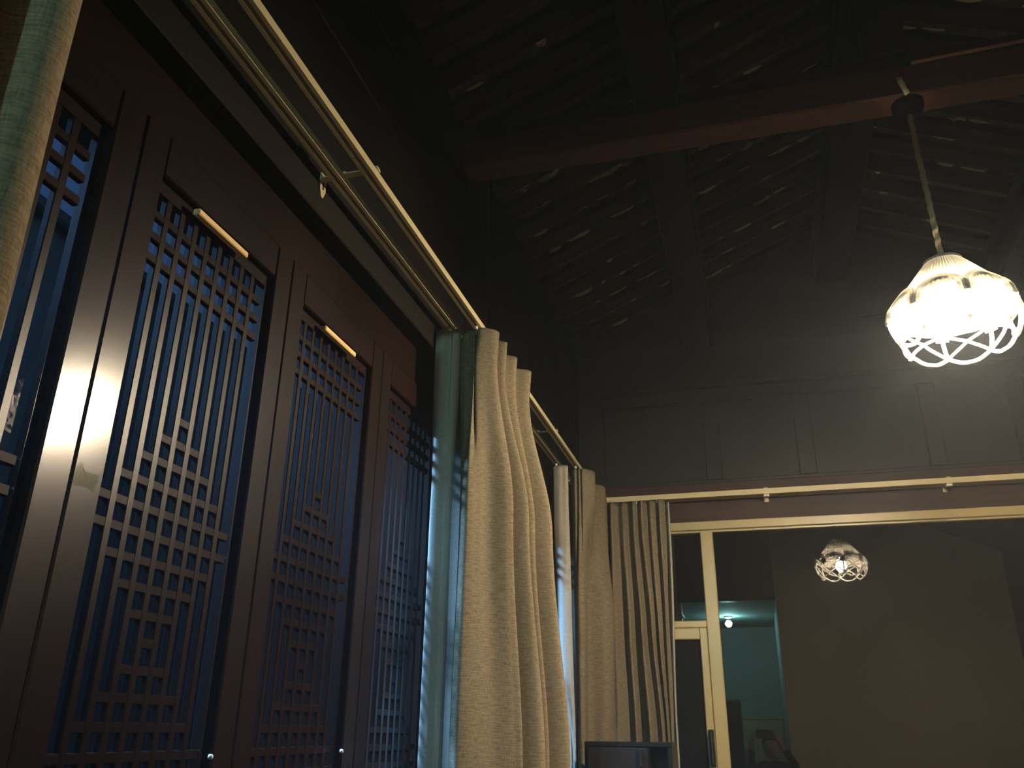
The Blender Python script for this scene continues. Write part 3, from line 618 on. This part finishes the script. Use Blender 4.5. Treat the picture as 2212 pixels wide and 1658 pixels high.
lathe('socket', [(0.017, bz+0.055), (0.019, bz+0.060), (0.019, bz+0.120), (0.010, bz+0.145), (0.006, 1.235)], LX, LY, 'dark_metal', pl, 16)

# ------------------------------------------------------------------ dark cabinet in the corner
cb = thing('cabinet', (-0.47, 3.34, ZF), 'black cabinet top in the far corner, in front of the curtains', 'cabinet')
x0, x1, y0, y1, zt = -0.628, -0.318, 3.24, 3.45, -0.034
box('side_panel', x0, x0+0.016, y0, y1, ZF, zt-0.016, 'black_lacquer', cb, 0.002); box('side_panel', x1-0.016, x1, y0, y1, ZF, zt-0.016, 'black_lacquer', cb, 0.002)
box('top_panel', x0, x1, y0, y1, zt-0.016, zt, 'black_lacquer', cb, 0.002); box('back_panel', x0+0.016, x1-0.016, y1-0.008, y1, ZF, zt-0.016, 'black_lacquer', cb)
box('divider', -0.408, -0.397, y0+0.004, y1-0.008, ZF, zt-0.016, 'black_lacquer', cb)
for k in range(4): box('shelf', -0.397, x1-0.016, y0+0.01, y1-0.008, ZF+0.05+0.35*k, ZF+0.065+0.35*k, 'black_lacquer', cb)
dr = box('cabinet_door', x0+0.014, -0.402, y0-0.016, y0-0.001, ZF+0.06, zt-0.018, 'dark_z', cb, 0.002)
box('door_pull', -0.430, -0.421, y0-0.030, y0-0.016, -0.115, zt-0.022, 'dark_metal', dr, 0.002)

# ------------------------------------------------------------------ the photographer, seen only as a dark reflection
def skinned(name, verts, edges_, radii, root):
    me = bpy.data.meshes.new(name); me.from_pydata([(x, y, z_+H) for x, y, z_ in verts], edges_, []); me.update()
    o = bpy.data.objects.new(name, me); col.objects.link(o)
    o.modifiers.new('skin', 'SKIN').use_smooth_shade = True
    sv = me.skin_vertices[0].data
    for i, r in enumerate(radii):
        sv[i].radius = (r, r) if not isinstance(r, tuple) else r
        sv[i].use_root = (i == root)
    o.modifiers.new('sub', 'SUBSURF').levels = 2
    dg = bpy.context.evaluated_depsgraph_get(); out = bpy.data.meshes.new_from_object(o.evaluated_get(dg)); out.name = name
    bpy.data.objects.remove(o); return out
def make_person(px, py):
    V, Ed, Rd = [], [], []
    def chain(start, pts):
        k = start
        for (x, y, z_, r) in pts:
            V.append((px+x, py+y, z_)); Rd.append(r); Ed.append((k, len(V)-1)) if k is not None else None; k = len(V)-1
        return k
    pel = chain(None, [(0, 0, -0.70, (0.145, 0.105))])
    ch = chain(pel, [(0, -0.005, -0.55, (0.125, 0.095)), (0, 0.0, -0.40, (0.150, 0.105)), (0, -0.01, -0.29, (0.115, 0.080))])
    nk = chain(ch, [(0, 0.0, -0.225, 0.050), (0, 0.015, -0.165, 0.066), (0, 0.012, -0.105, 0.080), (0, 0.008, -0.055, 0.066)])
    tips = {}
    for s in (-1, 1):
        wr = chain(ch, [(s*0.155, 0.0, -0.315, 0.058), (s*0.235, 0.06, -0.46, 0.046), (s*0.19, 0.20, -0.26, 0.036), (s*0.125-px, -py-0.055, -0.085, 0.026), (s*0.105-px, -py-0.035, -0.045, (0.024, 0.016))])
        for j, (dz, ln) in enumerate(((0.034, 0.034), (0.014, 0.042), (-0.006, 0.040), (-0.024, 0.032))):
            chain(wr, [(s*0.096-px, -py-0.034, -0.030+dz, 0.0085), (s*(0.094)-px, -py-0.008, -0.022+dz, 0.0082), (s*(0.094-ln*0.6)-px, -py-0.0068-0.0, -0.020+dz, 0.0072)] if False else
                  [(s*0.102-px, -py-0.030, -0.034+dz, 0.0085), (s*0.100-px, -py-0.014, -0.030+dz, 0.0082), (s*(0.100-ln*0.35)-px, -py-0.012, -0.028+dz, 0.0072)])
        chain(wr, [(s*0.090-px, -py-0.046, -0.040, 0.0100), (s*0.066-px, -py-0.040, -0.020, 0.0088)])
        hp = chain(pel, [(s*0.085, 0.0, -0.79, 0.092), (s*0.095, 0.02, -1.06, 0.060), (s*0.095, -0.015, -1.24, 0.052), (s*0.095, -0.02, -1.43, 0.036), (s*0.105, 0.09, -1.467, (0.040, 0.026))])
    me = skinned('person', V, Ed, Rd, pel)
    for m_ in ('dark_cloth', 'skin', 'black_plastic'): me.materials.append(MATS[m_])
    for p_ in me.polygons:
        c = p_.center; zz = c.z-H
        hand = c.y > -0.085 and zz > -0.14
        p_.material_index = 1 if (zz > -0.235 and abs(c.x-px) < 0.1 and c.y < -0.15) or hand else (2 if zz < -1.43 else 0)
        p_.use_smooth = True
    o = bpy.data.objects.new('person', me); col.objects.link(o)
    for v in me.vertices: v.co -= Vector((px, py, 0))
    o.location = (px, py, 0)
    tag(o, 'person in dark clothes raising a phone, a dark reflection in the glass', 'person')
    # hair: a cap around the crown and the back of the head, down to the nape
    HV, HF = [], []; nu, nv = 20, 12
    for j in range(nv+1):
        for i in range(nu):
            a = 2*math.pi*i/nu; front = max(0, math.sin(a)); t = (j/nv)*(2.15-1.05*front**0.7)
            HV.append((px+0.084*math.sin(t)*math.cos(a), py+0.004+0.098*math.sin(t)*math.sin(a), -0.098+0.104*math.cos(t)))
    for j in range(nv):
        for i in range(nu): HF.append((j*nu+i, j*nu+(i+1) % nu, (j+1)*nu+(i+1) % nu, (j+1)*nu+i))
    mesh('hair', HV, HF, 'hair', o, True)
    for s in (-1, 1):
        e = lathe('ear', [(0.004, -0.125), (0.011, -0.118), (0.014, -0.105), (0.008, -0.092)], px+s*0.080, py+0.005, 'skin', o, 10)
        lathe('eye', [(0.003, -0.115), (0.008, -0.110), (0.003, -0.105)], px+s*0.030, py+0.083, 'black_plastic', o, 10)
    tube('nose', [(px, py+0.082, -0.108), (px, py+0.098, -0.132), (px, py+0.086, -0.138)], [0.007, 0.011, 0.009], 'skin', o, 8)
    tube('mouth', [(px-0.022, py+0.078, -0.162), (px, py+0.084, -0.164), (px+0.022, py+0.078, -0.162)], [0.002, 0.005, 0.002], 'skin', o, 6)
make_person(0.05, -0.42)
ph = thing('phone', (0, -0.03, -0.005), 'black phone held up by the dark reflected person', 'phone')
box('body', -0.078, 0.078, -0.026, -0.018, -0.042, 0.032, 'black_plastic', ph, 0.003)
box('screen', -0.074, 0.074, -0.0268, -0.0261, -0.038, 0.028, 'black_lacquer', ph)
box('camera_bump', -0.020, 0.020, -0.0179, -0.0155, -0.012, 0.012, 'black_lacquer', ph, 0.001)

# ------------------------------------------------------------------ thin haze added to imitate the lens glow around the lamp
hz, nt, p, o_ = mat('lens_glow')
vsn = N(nt, 'ShaderNodeVolumeScatter', Density=0.0070, Anisotropy=0.2); vsn.inputs[0].default_value = (0.80, 0.90, 1.0, 1)
nt.nodes.remove(p); nt.links.new(vsn.outputs[0], o_.inputs['Volume'])
tag(box('glow_haze', -0.92, XR+0.06, YB-0.05, 4.29, ZF-0.02, 2.62, 'lens_glow'), 'faint haze added to imitate lens glow around the pendant lamp', 'glow_haze', kind='stuff')
